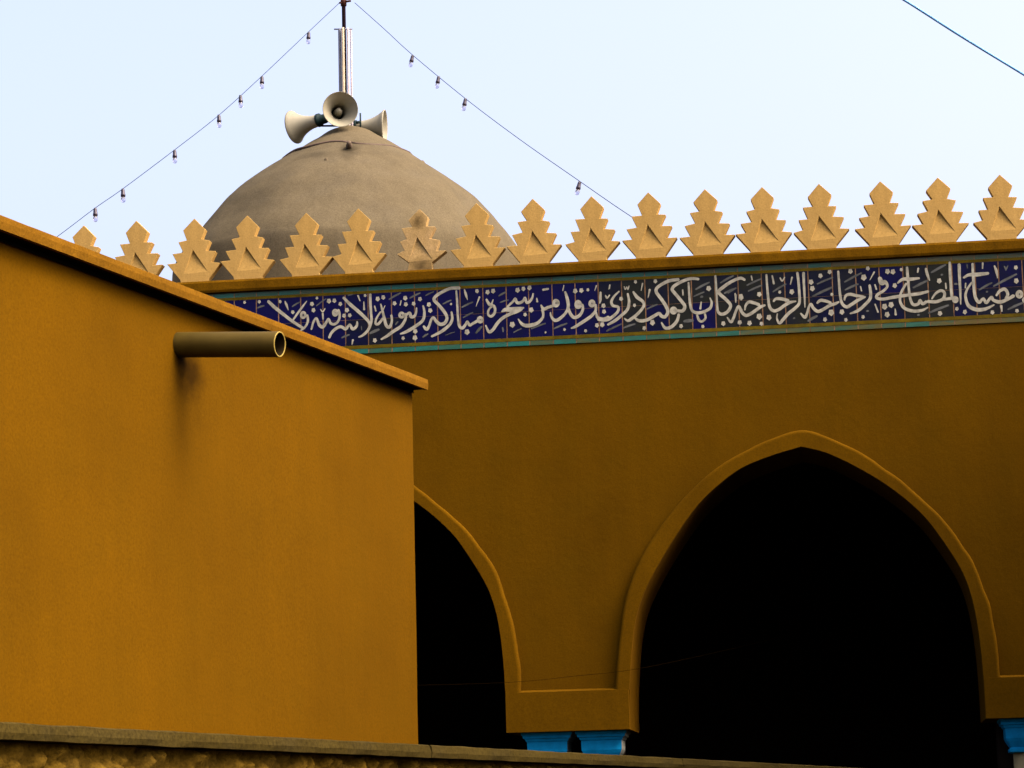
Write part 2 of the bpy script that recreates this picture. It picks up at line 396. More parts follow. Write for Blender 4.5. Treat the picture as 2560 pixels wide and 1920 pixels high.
tiled('teal_strip', M_TEAL, [(ZT1+0.003, Z_BT-0.002, teal_tone)]); tiled('teal_strip', M_TEAL, [(Z_BB+0.001, ZT0-0.003, teal_tone)])
m = MB()
m.box((U0+0.1, -0.0125, ZY1), (U1-0.1, 0.002, ZT1+0.001)); m.build('mustard_strip', M_YEL, frieze)
m = MB()
m.box((U0+0.1, -0.0125, ZT0-0.001), (U1-0.1, 0.002, ZY0)); m.build('mustard_strip', M_YEL, frieze)
m = MB(); m.box((U0+0.1, -0.0095, Z_BB+0.002), (U1-0.1, 0.0025, Z_BT-0.003)); m.build('grout', M_GROUT, frieze)

# lettering: pen strokes with their widths, read off the band in five overlapping views (origin x, origin y, magnification)
V = {1: (540,690,6.144), 2: (860,690,6.144), 3: (1180,670,6.144), 4: (1500,660,6.144), 5: (1820,640,6.144), 6: (2160,620,5.53)}
STROKES = [
 (1,[(800,385,50),(900,480,65),(1050,600,60),(1180,700,55),(1350,810,50)]),
 (1,[(1395,385,15),(1330,470,38),(1250,580,40),(1180,680,35)]),
 (1,[(1400,600,45),(1412,690,42),(1370,780,42),(1300,840,30)]),
 (1,[(1465,820,35),(1500,700,42),(1545,650,40),(1585,750,55),(1640,782,65),(1690,720,50),(1730,660,42),(1760,725,48),(1820,740,50),(1880,690,45),(1900,600,45),(1880,520,50)]),
 (1,[(2168,700,30),(2160,770,50),(2100,815,55),(2060,750,45),(2030,770,45),(1990,815,55),(1920,780,55),(1840,810,55),(1770,880,50),(1740,950,45)]),
 (2,[(-10,330,45),(100,440,62),(250,570,62),(370,690,55),(400,760,45)]),
 (2,[(405,280,48),(405,400,50),(415,560,45),(420,700,48),(370,830,50),(290,910,45),(225,940,30)]),
 (2,[(565,430,22),(590,530,42),(620,650,52),(650,760,58),(700,785,58),(735,700,42),(728,600,40)]),
 (2,[(565,550,32),(500,650,38),(485,730,42),(530,735,50),(600,650,45)]),
 (2,[(945,580,45),(945,660,48),(880,770,58),(760,850,60),(650,930,52),(570,975,30)]),
 (2,[(955,600,45),(1010,565,48),(1030,625,58),(1080,620,52),(1108,560,42),(1115,490,28)]),
 (2,[(1215,455,32),(1235,560,48),(1210,680,55),(1100,770,60),(970,850,58),(865,890,30)]),
 (2,[(1222,768,40),(1270,820,58),(1310,760,46),(1340,670,46),(1375,640,48),(1420,700,58),(1480,742,66),(1550,720,62),(1582,640,56),(1540,550,60),(1450,440,60),(1385,370,58),(1410,310,58),(1520,240,58),(1640,190,58),(1775,185,58)]),
 (2,[(1650,550,36),(1662,660,48),(1620,750,55),(1500,850,60),(1345,930,40)]),
 (2,[(1725,225,32),(1738,400,40),(1748,600,40),(1768,760,48),(1820,800,58),(1870,740,48),(1895,700,40),(1930,755,52),(1980,730,50),(2050,690,55)]),
 (3,[(220,480,35),(270,560,58),(340,590,48),(352,680,46),(300,742,50),(250,715,40),(258,640,38),(320,580,35)]),
 (3,[(325,485,18),(300,560,35)]),
 (3,[(210,880,25),(260,980,55),(320,950,58),(390,850,60),(470,770,60),(560,720,60),(640,680,70)]),
 (3,[(455,670,30),(520,640,75),(640,640,95),(740,625,70),(800,610,20)]),
 (3,[(640,690,60),(720,650,70),(770,625,50)]),
 (3,[(540,600,40),(630,515,45),(665,470,42),(690,530,55),(740,535,55),(790,500,48),(815,455,38),(840,530,50),(890,512,50),(928,450,38),(938,390,22)]),
 (3,[(1250,580,48),(1170,605,55),(1100,630,58),(1060,570,30)]),
 (3,[(1085,640,60),(1095,720,42),(1075,780,50),(1000,850,60),(880,885,72),(780,870,58),(710,785,25)]),
 (3,[(1430,365,36),(1465,480,58),(1478,600,55),(1430,700,50),(1330,790,60),(1265,800,58),(1215,740,38),(1205,680,22)]),
 (3,[(1475,590,40),(1510,700,55),(1570,760,60),(1650,730,58),(1702,640,48),(1692,560,48)]),
 (3,[(1895,560,45),(1900,650,48),(1830,740,58),(1700,830,60),(1590,900,52),(1525,925,30)]),
 (3,[(1975,370,36),(1972,480,48),(1962,545,18)]),
 (3,[(1908,680,28),(1930,760,55),(2020,785,60),(2100,755,60)]),
 (4,[(295,420,28),(215,500,42),(175,580,48),(200,640,50),(280,662,48),(268,740,50),(150,840,60),(50,862,60),(-30,850,55)]),
 (4,[(425,455,36),(447,580,48),(420,700,55),(330,790,55),(230,870,58),(120,935,36)]),
 (4,[(510,425,34),(570,510,62),(660,580,55),(670,650,50),(590,755,55),(500,830,58),(430,872,50),(375,835,22)]),
 (4,[(535,825,36),(600,872,58),(720,860,60),(830,800,60),(905,760,58),(945,800,60),(1000,812,60),(1042,740,58),(1020,660,60),(950,550,60),(870,440,60),(868,380,58),(930,325,58),(1060,260,62),(1210,238,55)]),
 (4,[(1190,720,55),(1270,720,60),(1302,650,60),(1250,570,60),(1150,450,60),(1108,390,58),(1150,330,58),(1280,260,58),(1400,225,55),(1515,232,50)]),
 (4,[(1212,770,48),(1180,880,58),(1090,970,60),(1000,982,55),(945,900,28)]),
 (4,[(1360,285,32),(1370,450,40),(1385,620,45),(1420,720,50),(1500,752,58),(1600,732,55),(1690,680,52),(1716,600,42),(1690,520,22)]),
 (4,[(1555,580,20),(1540,690,40)]),
 (4,[(1490,780,36),(1520,860,45),(1570,882,45),(1620,830,40),(1610,765,36)]),
 (4,[(1772,180,38),(1788,400,36),(1800,620,36),(1812,730,48),(1870,772,58),(1960,732,58),(2006,640,55),(1950,560,60),(1850,470,60),(1822,420,58),(1900,350,60),(2020,270,58),(2150,218,55),(2225,245,45)]),
 (4,[(1955,820,25),(2010,892,48),(2050,830,48),(2090,720,46),(2130,648,44),(2175,720,50)]),
 (5,[(170,775,44),(210,858,55),(270,912,58),(340,892,58),(430,832,58),(500,782,58),(570,755,36)]),
 (5,[(258,830,30),(272,760,42),(320,708,55),(400,720,58),(480,752,58)]),
 (5,[(590,285,36),(600,450,40),(615,620,45),(640,780,52),(700,842,58),(780,822,58),(880,752,58),(960,712,55),(1045,695,22)]),
 (5,[(698,700,32),(740,658,52),(830,660,58),(930,690,58)]),
 (5,[(1065,255,46),(1083,400,45),(1095,560,45),(1095,720,50),(1030,802,55),(930,882,58),(850,972,58),(790,1032,48),(752,960,32),(758,885,22)]),
 (5,[(1160,255,50),(1165,400,45),(1175,600,38),(1182,790,18)]),
 (5,[(1115,880,28),(1180,942,55),(1215,880,44),(1240,790,42),(1275,738,44),(1310,800,55),(1380,852,58),(1460,822,58),(1560,762,58),(1650,732,52),(1705,705,30)]),
 (5,[(1368,725,35),(1420,682,55),(1500,692,55),(1580,722,48)]),
 (5,[(1693,235,40),(1705,400,40),(1720,580,45),(1750,722,50),(1820,782,58),(1900,742,58),(1990,682,58),(2110,628,30)]),
 (5,[(1788,680,30),(1810,608,48),(1880,588,55),(1980,610,55),(2090,625,38)]),
 (5,[(2175,445,42),(2190,560,52),(2180,660,55),(2090,762,55),(1990,842,55),(1875,885,28)]),
 (6,[(215,410,60),(245,480,85),(295,470,58),(322,530,42),(270,592,44),(190,642,48),(178,690,50),(260,707,48),(400,682,52),(600,652,52),(760,632,52),(890,600,40)]),
 (6,[(595,265,38),(600,350,46),(610,450,44),(620,560,38),(640,702,42),(680,782,48),(750,772,50),(775,720,38),(810,772,50),(865,740,48)]),
 (6,[(465,485,30),(540,432,52),(640,432,58),(765,418,32)]),
 (6,[(585,490,35),(512,620,38),(500,740,42),(560,832,52),(680,872,52),(800,862,44),(885,820,20)]),
 (6,[(880,740,50),(1000,742,52),(1095,700,48),(1112,620,46),(1060,590,48),(990,630,38),(938,705,26)]),
 (6,[(1080,715,45),(1180,700,48),(1260,690,60)]),
 (6,[(1185,195,36),(1190,350,45),(1200,500,45),(1212,670,42)]),
 (6,[(1315,225,52),(1320,400,44),(1330,600,38),(1337,780,18)]),
 (6,[(1500,215,36),(1510,400,44),(1520,560,44),(1540,682,50),(1590,752,52),(1650,700,42),(1690,758,48),(1760,680,42),(1790,722,50),(1880,747,58),(1980,712,50),(2070,660,55)]),
 (6,[(1375,412,32),(1450,372,52),(1560,367,65),(1720,350,45)]),
 (6,[(1492,475,32),(1422,580,38),(1405,682,42),(1450,802,58),(1560,852,62),(1680,842,52),(1800,785,24)]),
 (6,[(1828,660,30),(1880,592,48),(1950,570,52),(1987,640,48),(1960,702,46)]),
 # short vowel marks
 (1,[(1060,390,22),(1085,450,42),(1112,525,14)]),(1,[(1640,575,35),(1646,665,30)]),(1,[(1605,510,20),(1640,550,26),(1676,500,20)]),(1,[(2180,300,34),(2215,385,16)]),(1,[(2105,980,40),(2088,1055,14)]),
 (2,[(215,300,30),(245,385,18)]),(2,[(305,395,18),(310,520,38)]),(2,[(470,460,26),(490,540,30)]),(2,[(632,455,14),(598,530,22)]),(2,[(878,375,24),(862,450,20)]),(2,[(1850,205,22),(1872,285,45),(1897,365,14)]),(2,[(2082,320,36),(2030,460,10)]),
 (3,[(1088,335,40),(1172,320,42)]),(3,[(995,460,20),(1003,520,38)]),(3,[(1412,265,20),(1395,350,22)]),(3,[(1912,270,28),(1885,350,14)]),(3,[(2048,425,22),(2075,465,26),(2112,415,22)]),(3,[(2117,260,26),(2108,320,26)]),(3,[(115,445,34),(62,590,10)]),
 (4,[(152,320,26),(135,390,14)]),(4,[(82,480,18),(115,515,26),(150,480,18)]),(4,[(372,345,18),(388,390,22),(410,350,18),(428,392,22),(446,335,18)]),(4,[(655,295,26),(632,410,14)]),(4,[(765,390,40),(738,520,12)]),(4,[(1270,395,26),(1275,480,32)]),(4,[(2088,470,28),(2085,590,26)]),
 (5,[(358,305,26),(372,375,24)]),(5,[(678,300,26),(706,430,36)]),(5,[(800,335,24),(832,385,28),(872,325,22)]),(5,[(985,325,34),(958,440,18)]),(5,[(2035,465,22),(2052,540,22)]),(5,[(110,575,28),(118,690,24)]),
 (6,[(855,285,38),(880,380,44),(908,450,16)]),(6,[(1803,245,24),(1830,320,44),(1847,415,14)]),(6,[(1642,205,30),(1638,285,22)]),(6,[(1405,485,24),(1402,555,22)]),(6,[(1128,485,24),(1136,565,26)]),(6,[(152,775,24),(195,890,26)]),(6,[(150,505,24),(172,575,28)]),(6,[(142,330,28),(80,445,12)]),(6,[(430,840,14),(440,925,40)]),(6,[(1895,795,40),(1907,880,18)]),(6,[(752,280,34),(740,340,26)]),
]
RINGS = [(1,1340,600,42,58,48),(1,1832,565,36,52,56),(2,885,600,42,46,50),(2,2092,672,40,48,54),(3,1290,540,46,56,60),(3,1630,560,42,60,64),(3,1842,545,42,52,56),(4,1130,715,42,46,66),(6,1262,715,34,38,50),(6,2148,640,42,52,52),(6,2218,720,20,30,40)]
DOTS = [(1,[(440,405,22),(665,395,26),(985,395,25),(1180,555,28),(1475,430,32),(1497,525,32),(1735,385,35),(1818,378,32),(1550,340,22),(1910,430,30),(1968,610,30),(2055,605,30),(2012,525,34)]),
 (2,[(325,300,22),(518,352,34),(603,328,32),(775,420,32),(940,340,34),(950,435,32),(1070,425,30),(1168,355,32),(1305,440,34),(1325,530,34),(1095,850,35),(1090,950,38),(908,955,26),(475,990,32),(1890,860,40),(2045,235,28),(1645,430,18)]),
 (3,[(240,370,34),(325,355,34),(700,340,36),(790,320,32),(883,305,34),(815,715,28),(910,645,38),(620,870,42),(1585,355,36),(1680,345,34),(1780,335,24),(2020,580,34),(2028,670,32),(1920,880,32),(2000,875,34),(75,350,26),(1420,945,22),(1745,965,24),(1130,990,16)]),
 (4,[(545,275,26),(850,265,30),(1670,375,38),(805,900,40),(680,985,30),(1245,955,30),(1580,960,26),(1895,915,34),(2145,900,34),(530,635,26),(325,535,32),(35,930,36),(2165,500,38)]),
 (5,[(480,590,36),(980,550,38),(795,555,24),(1275,400,38),(1295,500,38),(1420,305,34),(1595,590,24),(1585,870,46),(1750,860,38),(2085,330,44),(480,930,44),(630,945,40),(185,1020,30),(330,1030,36),(515,1040,30),(1490,975,32),(1810,980,28),(2075,935,28),(2145,190,30),(1880,235,36),(1560,245,32),(200,640,38)]),
 (6,[(325,325,34),(400,330,34),(425,520,32),(285,810,38),(375,785,38),(320,920,36),(1040,455,34),(1285,840,26),(1050,905,32),(1395,885,30),(1775,890,28),(2115,870,26),(2105,455,34),(55,285,26),(515,300,22),(2100,270,28)])]
FADED = [(1,640,490,740,455,40),(1,1170,470,1290,400,35),(1,1540,460,1690,350,30),(1,1930,950,2050,900,40),
 (2,690,360,870,260,40),(2,1010,340,1170,260,40),(2,1255,300,1380,240,30),(2,1520,430,1650,370,35),(2,1810,480,1980,400,40),(2,1830,640,1980,560,35),(2,400,880,540,820,60),(2,60,300,190,260,35),(2,1210,940,1290,890,40),(2,790,750,830,700,34),(2,1560,910,1700,860,20),(2,265,770,272,830,20),
 (3,410,430,520,370,40),(3,430,530,560,490,30),(3,910,930,1130,850,40),(3,1260,930,1460,850,40),(3,2080,870,2200,805,50),(3,2070,970,2150,930,40),(3,640,990,760,930,30),(3,470,910,480,980,35),(3,60,1000,150,900,55),
 (4,720,690,880,620,40),(4,1470,390,1680,280,45),(4,1440,500,1600,430,35),(4,1850,290,2050,180,45),(4,1910,450,2090,370,45),(4,360,980,540,920,40),(4,110,1030,330,920,40),(4,1290,880,1430,870,70),(4,1545,510,1580,505,50),
 (5,290,450,510,350,40),(5,310,540,520,450,40),(5,690,550,890,430,40),(5,1370,430,1610,330,40),(5,1300,620,1600,480,50),(5,1790,400,2050,260,45),(5,1800,520,2000,430,45),(5,1230,1000,1370,920,55),(5,0,570,110,500,40),(5,1005,960,1030,955,40),(5,2130,850,2160,845,40),
 (6,930,340,1130,230,45),(6,680,550,880,450,45),(6,890,900,1170,790,45),(6,1590,580,1770,480,40),(6,1790,530,2110,360,45),(6,1990,850,2212,750,45),(6,1250,500,1290,500,40),(6,740,930,765,925,40),(6,1690,610,1712,605,36),(6,1425,225,1428,280,26),(6,1065,375,1090,370,36),(6,1940,250,1962,310,26),(6,1962,310,1990,245,26)]
def pt(v, x, y):
    ox, oy, k = V[v]; return FA.hit(ox+x/k, oy+y/k, -0.012)
count = [0]
def ribbon(mb, v, pts, wmul=1.0, y=None, closed=False):
    k = V[v][2]; sp = catmull(pts, 7) if len(pts) > 2 else [tuple(a+(b-a)*i/6 for a, b in zip(pts[0], pts[1])) for i in range(7)]
    P = [(*pt(v, p[0], p[1]), max(p[2], 8)/k*0.0029*wmul/2) for p in sp]
    count[0] += 1; yy = (-0.0125 - 0.00022*(count[0] % 12)) if y is None else y - 0.0001*(count[0] % 5)
    vs = []; n = len(P)
    for i, (u, z, hw) in enumerate(P):
        a = P[i-1] if (i or closed) else P[i]; b = P[(i+1) % n] if (i < n-1 or closed) else P[i]
        dx, dz = b[0]-a[0], b[1]-a[1]; L = hypot(dx, dz) or 1e-6
        vs += [(u-dz/L*hw, yy, z+dx/L*hw), (u+dz/L*hw, yy, z-dx/L*hw)]
    fs = [(2*i, 2*i+1, 2*((i+1) % n)+1, 2*((i+1) % n)) for i in range(n if closed else n-1)]
    if not closed:      # pen-shaped ends
        for i, sgn in ((0, -1), (n-1, 1)):
            j = min(max(i-sgn, 0), n-1); du, dz = P[i][0]-P[j][0], P[i][1]-P[j][1]; L = hypot(du, dz) or 1e-6; h_ = P[i][2]*0.7
            vs.append((P[i][0]+du/L*h_, yy, P[i][1]+dz/L*h_)); fs.append((2*i, 2*i+1, len(vs)-1))
    mb.add(vs, fs)
let = MB()
for v, pts in STROKES: ribbon(let, v, pts)
for v, cx, cy, rx, ry, wd in RINGS:
    ribbon(let, v, [(cx+rx*0.72*cos(2*pi*k/10), cy+ry*0.72*sin(2*pi*k/10), wd) for k in range(11)], closed=False)
for v, ds in DOTS:
    for x, y, r in ds:
        count[0] += 1; yy = -0.0125-0.00022*(count[0] % 12); n = 10
        pts = [pt(v, x+r*(1.08 if k % 2 == 0 else 0.82)*cos(2*pi*k/n+0.2), y+r*1.12*(1.08 if k % 2 == 0 else 0.85)*sin(2*pi*k/n+0.2)) for k in range(n)]
        let.add([(a, yy, b) for a, b in pts], [tuple(range(n))])
lo = let.build('lettering', M_INK, frieze)
sc = MB()
for v, x0, y0, x1, y1, wd in FADED:
    ribbon(sc, v, [(x0, y0, wd*0.7), ((x0+x1)/2, (y0+y1)/2-4, wd), (x1, y1, wd*0.7)], 0.9, -0.0118)
sc.build('scroll_strokes', M_FADE, frieze)

# ------------------------------------------------------------------ twin columns under the blocks
def column(u):
    col = bpy.data.objects.new('column', None); COL.objects.link(col); col.parent = mosque; col.location = (u, 0, 0)
    m = MB(); prof = [(0.216,Z_BLK-0.004),(0.214,Z_BLK-0.024),(0.203,Z_BLK-0.030),(0.200,Z_BLK-0.050),(0.186,Z_BLK-0.056),(0.178,Z_BLK-0.076),(0.170,Z_BLK-0.080),(0.168,Z_BLK-0.16),(0.158,Z_BLK-0.185),(0.128,Z_BLK-0.235),(0.14,Z_BLK-0.25),(0.14,Z_BLK-0.272),(0.12,Z_BLK-0.28)]
    vs = []; fs = []
    for r, z in prof: vs += [(-r, 0.215-r, z), (r, 0.215-r, z), (r, 0.215+r, z), (-r, 0.215+r, z)]
    for i in range(len(prof)-1):
        for k in range(4): m.f.append((i*4+k, i*4+(k+1)%4, (i+1)*4+(k+1)%4, (i+1)*4+k)); m.m.append(1 if k == 1 else 0); m.smooth.append(False)
    m.v = list(vs); m.f += [(0,1,2,3), tuple(len(prof)*4-4+k for k in (3,2,1,0))]; m.m += [0, 0]; m.smooth += [False, False]
    m.build('capital', [M_BLUE, M_LIT_SIDE], col)
    m = MB(); m.lathe([(0.001,Z_BLK-0.279),(0.108,Z_BLK-0.279),(0.112,1.2),(0.112,0.25),(0.15,0.2),(0.16,0.0),(0.001,0.0)], Matrix.Translation((0, 0.215, 0)), 28)
    m.build('shaft', M_CREAM, col)
for c in ARCHES[1:4]:
    x0 = c + INNER[-1][0]; x1 = c + SP + INNER[0][0]
    ua = FA.hit(1302, 1832, 0.01)[0] + 0.216; ub = FA.hit(1566, 1826, 0.01)[0] - 0.216
    for u in (ua, ub): column(u + (c - (UC-SP)))
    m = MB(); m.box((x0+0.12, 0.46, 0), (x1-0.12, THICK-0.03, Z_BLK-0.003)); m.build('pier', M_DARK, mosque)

# ------------------------------------------------------------------ dome on the roof
DY = 26.8
ap = at(872, 312, DY); K = DY/FPX
dome_c = FA.loc((ap.x, DY, 0))
dome = bpy.data.objects.new('dome', None); COL.objects.link(dome); dome.parent = mosque; dome.location = (dome_c.x, dome_c.y, ap.z)
HR = [(0,0.001),(9,25),(21,56),(41.3,85),(57.5,112),(77.6,142),(99.6,175),(122.8,209),(147.5,243),(171.5,275),(197,306),(226,336),(261,364),(296,391),(333,420),(365,440),(400,452),(520,456)]
prof = [(r*K, -hh*K) for hh, r in [(q[0], q[1]) for q in catmull(HR, 4)]]
SEG = 96; m = MB(); vs = []; fs = []
for i, (r, z) in enumerate(prof):
    for k in range(SEG):
        a = 2*pi*k/SEG; nn = noise.noise(Vector((cos(a)*r*1.6, sin(a)*r*1.6, z*1.6)))*0.022 + noise.noise(Vector((cos(a)*r*6, sin(a)*r*6, z*6)))*0.007
        q = r + nn*min(1, r*1.5); vs.append((q*cos(a), q*sin(a), z+nn*0.3*min(1, r*1.5)))
for i in range(len(prof)-1):
    for k in range(SEG): fs.append((i*SEG+k, i*SEG+(k+1)%SEG, (i+1)*SEG+(k+1)%SEG, (i+1)*SEG+k))
m.add(vs, fs, 0, True)
CAMD = (EYE - FA.world(dome_c.x, dome_c.y, ap.z)); cd = Vector((CAMD.dot(FA.x), CAMD.dot(FA.y), 0)).normalized(); cr = Vector((-cd.y, cd.x, 0))
def on_dome(az, i, out=0.0):
    """a point of the dome's skin: az is measured from the side that faces the street, i is px below the apex"""
    import bisect
    r = None
    for (ra, za), (rb, zb) in zip(prof, prof[1:]):
        if zb <= -i*K <= za: f = (za+i*K)/max(za-zb, 1e-9); r = ra+(rb-ra)*f; break
    d = cd*cos(az)+cr*sin(az); return d*(r+out)+Vector((0, 0, -i*K))
pk = on_dome(0.0, 113); 
M_DOME2 = stucco('grey_dome_plaster_stained_and_shaded', (0.072, 0.060, 0.035), 0.15, 0.1, 0.25, 0.35, tint=(0.066, 0.057, 0.037),
                 stains_and_shade=[((pk.x+0.02, pk.y, pk.z-0.3), (0.15, 0.4, 0.75), 0.6), ((pk.x, pk.y, pk.z-0.03), (0.12, 0.2, 0.10), 0.8), ((pk.x-0.30, pk.y, pk.z-0.10), (0.34, 0.5, 0.09), 0.4), ((pk.x-0.75, pk.y+0.3, pk.z-0.42), (0.4, 0.6, 0.07), 0.5)])  # second spot is shadow painted round the peg; the others are stains
m.build('dome_shell', M_DOME2, dome)
M_RUST = paint('dark_rusty_wire', (0.05, 0.034, 0.024), 0.8, 0.2, var=0.4)
m = MB(); m.tube([on_dome(a, 92+5*sin(3*a)+4*sin(7*a), 0.004) for a in [2*pi*k/60 for k in range(61)]], 0.014, 6)
m.build('wire_ring', M_RUST, dome)
m = MB()
m.tube([pk-cd*0.02, pk+cd*0.05+Vector((0,0,0.01)), pk+cd*0.10+Vector((0,0,0.03))], [0.03, 0.032, 0.022], 10)
m.build('dome_peg', paint('chalky_peg', (0.085, 0.065, 0.045), 0.9, 0.1), dome)
for az, i, s_ in ((-0.22, 160, 0.022), (1.5, 88, 0.03), (1.52, 108, 0.035), (-1.5, 72, 0.026), (-1.55, 84, 0.03)):
    p = on_dome(az, i, 0.0); m = MB()
    m.lathe([(0.001, s_*1.1), (s_*0.6, s_*0.9), (s_, 0.1*s_), (s_*1.1, -s_), (0.001, -s_*1.2)], Matrix.Translation(p), 9)
    m.build('plaster_lump', M_RUST if az == -0.25 else M_DOME, dome)

# ------------------------------------------------------------------ mast and loudspeakers on the dome top
M_HORN = paint('cream_horn_enamel', (0.185, 0.178, 0.128), 0.5, 0.12, var=0.1, scale=6)
M_TEALDK = paint('dark_green_driver', (0.003, 0.013, 0.013), 0.6, 0.1)
M_POLE = paint('dark_maroon_pole', (0.005, 0.001, 0.003), 0.8, 0.05)
mx = at(864, 300, DY); mast = thing('mast', 'dark metal mast on the dome top with white upright tubes strapped round it', 'mast', mx)
zt = at(860.5, -260, DY).z - mx.z; zk = at(861, 8, DY).z - mx.z; ztub = at(861, 72, DY).z - mx.z
m = MB(); m.tube([(0, 0, -0.25), (-0.004, 0, zk), (-0.012, 0, zt)], 0.021, 12); m.build('pole', M_POLE, mast)
m = MB(); m.tube([(-0.004, 0, zk-0.03), (-0.004, 0, zk+0.05)], 0.032, 12); m.tube([(0.0, -0.01, zk+0.01), (0.075, -0.03, zk+0.015)], 0.012, 8); m.tube([(0.0, -0.01, zk+0.0), (-0.05, -0.03, zk-0.005)], 0.010, 8)
m.build('clamp', paint('rusty_red_clamp', (0.025, 0.007, 0.005), 0.8, 0.1), mast)
M_TUBE = {'g': paint('blue_grey_tube', (0.09, 0.10, 0.13), 0.4, 0.2), 'c': paint('cream_tube', (0.28, 0.24, 0.165), 0.4, 0.2), 'w': paint('white_tube', (0.36, 0.325, 0.34), 0.4, 0.2)}
for dx, dy, r, kx in ((-0.050, -0.012, 0.017, 'g'), (-0.014, -0.046, 0.016, 'c'), (0.040, -0.034, 0.014, 'w'), (0.071, -0.005, 0.010, 'w')):
    m = MB(); m.tube([(dx, dy, -0.2), (dx, dy, -0.17), (dx, dy, ztub-0.02), (dx, dy, ztub)], [r*0.8, r, r, r*0.8], 14)
    m.build('light_tube', M_TUBE[kx], mast)
m = MB(); m.tube([(-0.11, -0.01, ztub-0.005), (0.085, -0.01, ztub-0.008)], 0.008, 8); m.build('tube_bracket', M_TUBE['g'], mast)
m = MB(); m.tube([(-0.07, -0.02, 0.12), (0.08, -0.02, 0.12)], 0.008, 8); m.build('tube_bracket', M_TUBE['g'], mast)

def horn(label, mouth, axis, R0=0.188, length=0.30, up=(0,0,1), bracket=None):
    """re-entrant horn: flared bell, inner cone, driver behind"""
    axis = Vector(axis).normalized(); mouth = Vector(mouth)
    t = thing('loudspeaker', label, 'loudspeaker', mouth, 0, 'horn loudspeakers on the dome top')
    mt = axis.to_track_quat('Z', 'Y').to_matrix().to_4x4()
    outp = [(R0*0.985,0.004),(R0,-0.003),(R0*0.985,-0.012),(R0*0.86,-0.035),(R0*0.72,-0.07),(R0*0.58,-0.115),(R0*0.47,-0.165),(R0*0.39,-0.22),(R0*0.35,-length)]
    inp = [(R0*0.33,-length+0.004),(R0*0.37,-0.215),(R0*0.41,-0.162),(R0*0.50,-0.115),(R0*0.66,-0.07),(R0*0.82,-0.033),(R0*0.95,-0.008),(R0*0.985,0.004)]
    m = MB(); m.lathe(outp, mt, 48); m.lathe(inp, mt, 48); m.build('bell', M_HORN, t)
    m = MB(); m.lathe([(0.001,-0.095),(0.014,-0.098),(0.030,-0.115),(0.040,-0.145),(0.044,-0.19),(0.046,-length)], mt, 24); m.build('bullet', M_HORN, t)
    m = MB(); m.lathe([(0.001,-length+0.006),(R0*0.34,-length+0.004),(R0*0.40,-length-0.002),(R0*0.40,-length-0.03),(R0*0.30,-length-0.034),(R0*0.28,-length-0.10),(R0*0.2,-length-0.12),(0.001,-length-0.122)], mt, 28)
    m.build('driver', M_TEALDK, t)
    back = axis*(-length-0.05)
    m = MB(); m.tube([back, back+Vector((0,0,-0.07)), (mx - mouth) + Vector((axis.x*0.02, axis.y*0.02, -0.06))], 0.011, 8); m.build('bracket', M_POLE, t)
    return t
horn('cream horn loudspeaker facing the street with its open mouth towards us', at(851, 273, DY-0.40), (0.19, -1.0, -0.10))
horn('cream horn loudspeaker showing its back and dark green driver, left of the mast', at(735, 318, DY+0.10), (-0.88, 0.46, -0.09), R0=0.182)
horn('cream horn loudspeaker right of the mast, its lower half hidden by the dome top', at(962, 318, DY+0.06), (1.0, -0.09, -0.05))
m = MB(); 
pb = at(901, 300, DY-0.02)-mx
m.tube([pb+Vector((0,0,-0.12)), pb+Vector((0,0,0.075))], 0.009, 8); m.tube([pb+Vector((-0.05,0,-0.03)), pb+Vector((0,0,-0.02))], 0.016, 8); m.build('stub_post', M_TEALDK, mast)

# ------------------------------------------------------------------ strings of bulbs
M_WIRE = paint('grey_flex', (0.02, 0.032, 0.05), 0.7, 0.05)
M_SOCK = paint('black_lampholder', (0.012, 0.008, 0.02), 0.5, 0.4)
gm, gt, gb = mat('clear_bulb_glass'); gb.inputs['Base Color'].default_value = (0.62, 0.62, 0.74, 1); gb.inputs['Roughness'].default_value = 0.08
gb.inputs['Transmission Weight'].default_value = 0.92; gb.inputs['IOR'].default_value = 1.25
def light_string(label, path, bulbs, tilt):
    """path: (px, py, distance) of the flex; bulbs: points along it"""
    P = [at(*p) for p in path]; t = thing('light_string', label, 'light string', P[0], 0, 'strings of bulbs hung from the mast')
    c = catmull([tuple(p-P[0]) for p in P], 10)
    m = MB(); m.tube(c, 0.0034, 6); m.build('cable', M_WIRE, t)
    def depth(px):
        for a, b in zip(path, path[1:]):
            lo, hi = sorted((a[0], b[0]))
            if lo <= px <= hi: return a[2]+(b[2]-a[2])*(px-a[0])/(b[0]-a[0])
        return path[-1][2]
    for k, (bx, by) in enumerate(bulbs):
        p = at(bx, by, depth(bx))-P[0]
        # drop the holder from the flex itself
        q = min((Vector(v) for v in c), key=lambda v: abs(v.x-p.x)); i = [Vector(v) for v in c].index(q)
        p = Vector((p.x, p.y, p.z))
        tl = tilt + random.Random(k*7+int(bx)).uniform(-0.06, 0.06)
        ax = Vector((sin(tl), 0, cos(tl)))
        mt = Matrix.Translation(p) @ ax.to_track_quat('Z', 'Y').to_matrix().to_4x4()
        g = MB(); g.lathe([(0.012,-0.066),(0.016,-0.075),(0.021,-0.092),(0.021,-0.108),(0.014,-0.122),(0.001,-0.127)], mt, 14); b = g.build('bulb', gm, t)
        s_ = MB(); s_.lathe([(0.001,0.006),(0.012,0.004),(0.017,-0.012),(0.019,-0.045),(0.022,-0.050),(0.022,-0.070),(0.001,-0.071)], mt, 12); s_.build('socket', M_SOCK, b)
    return t
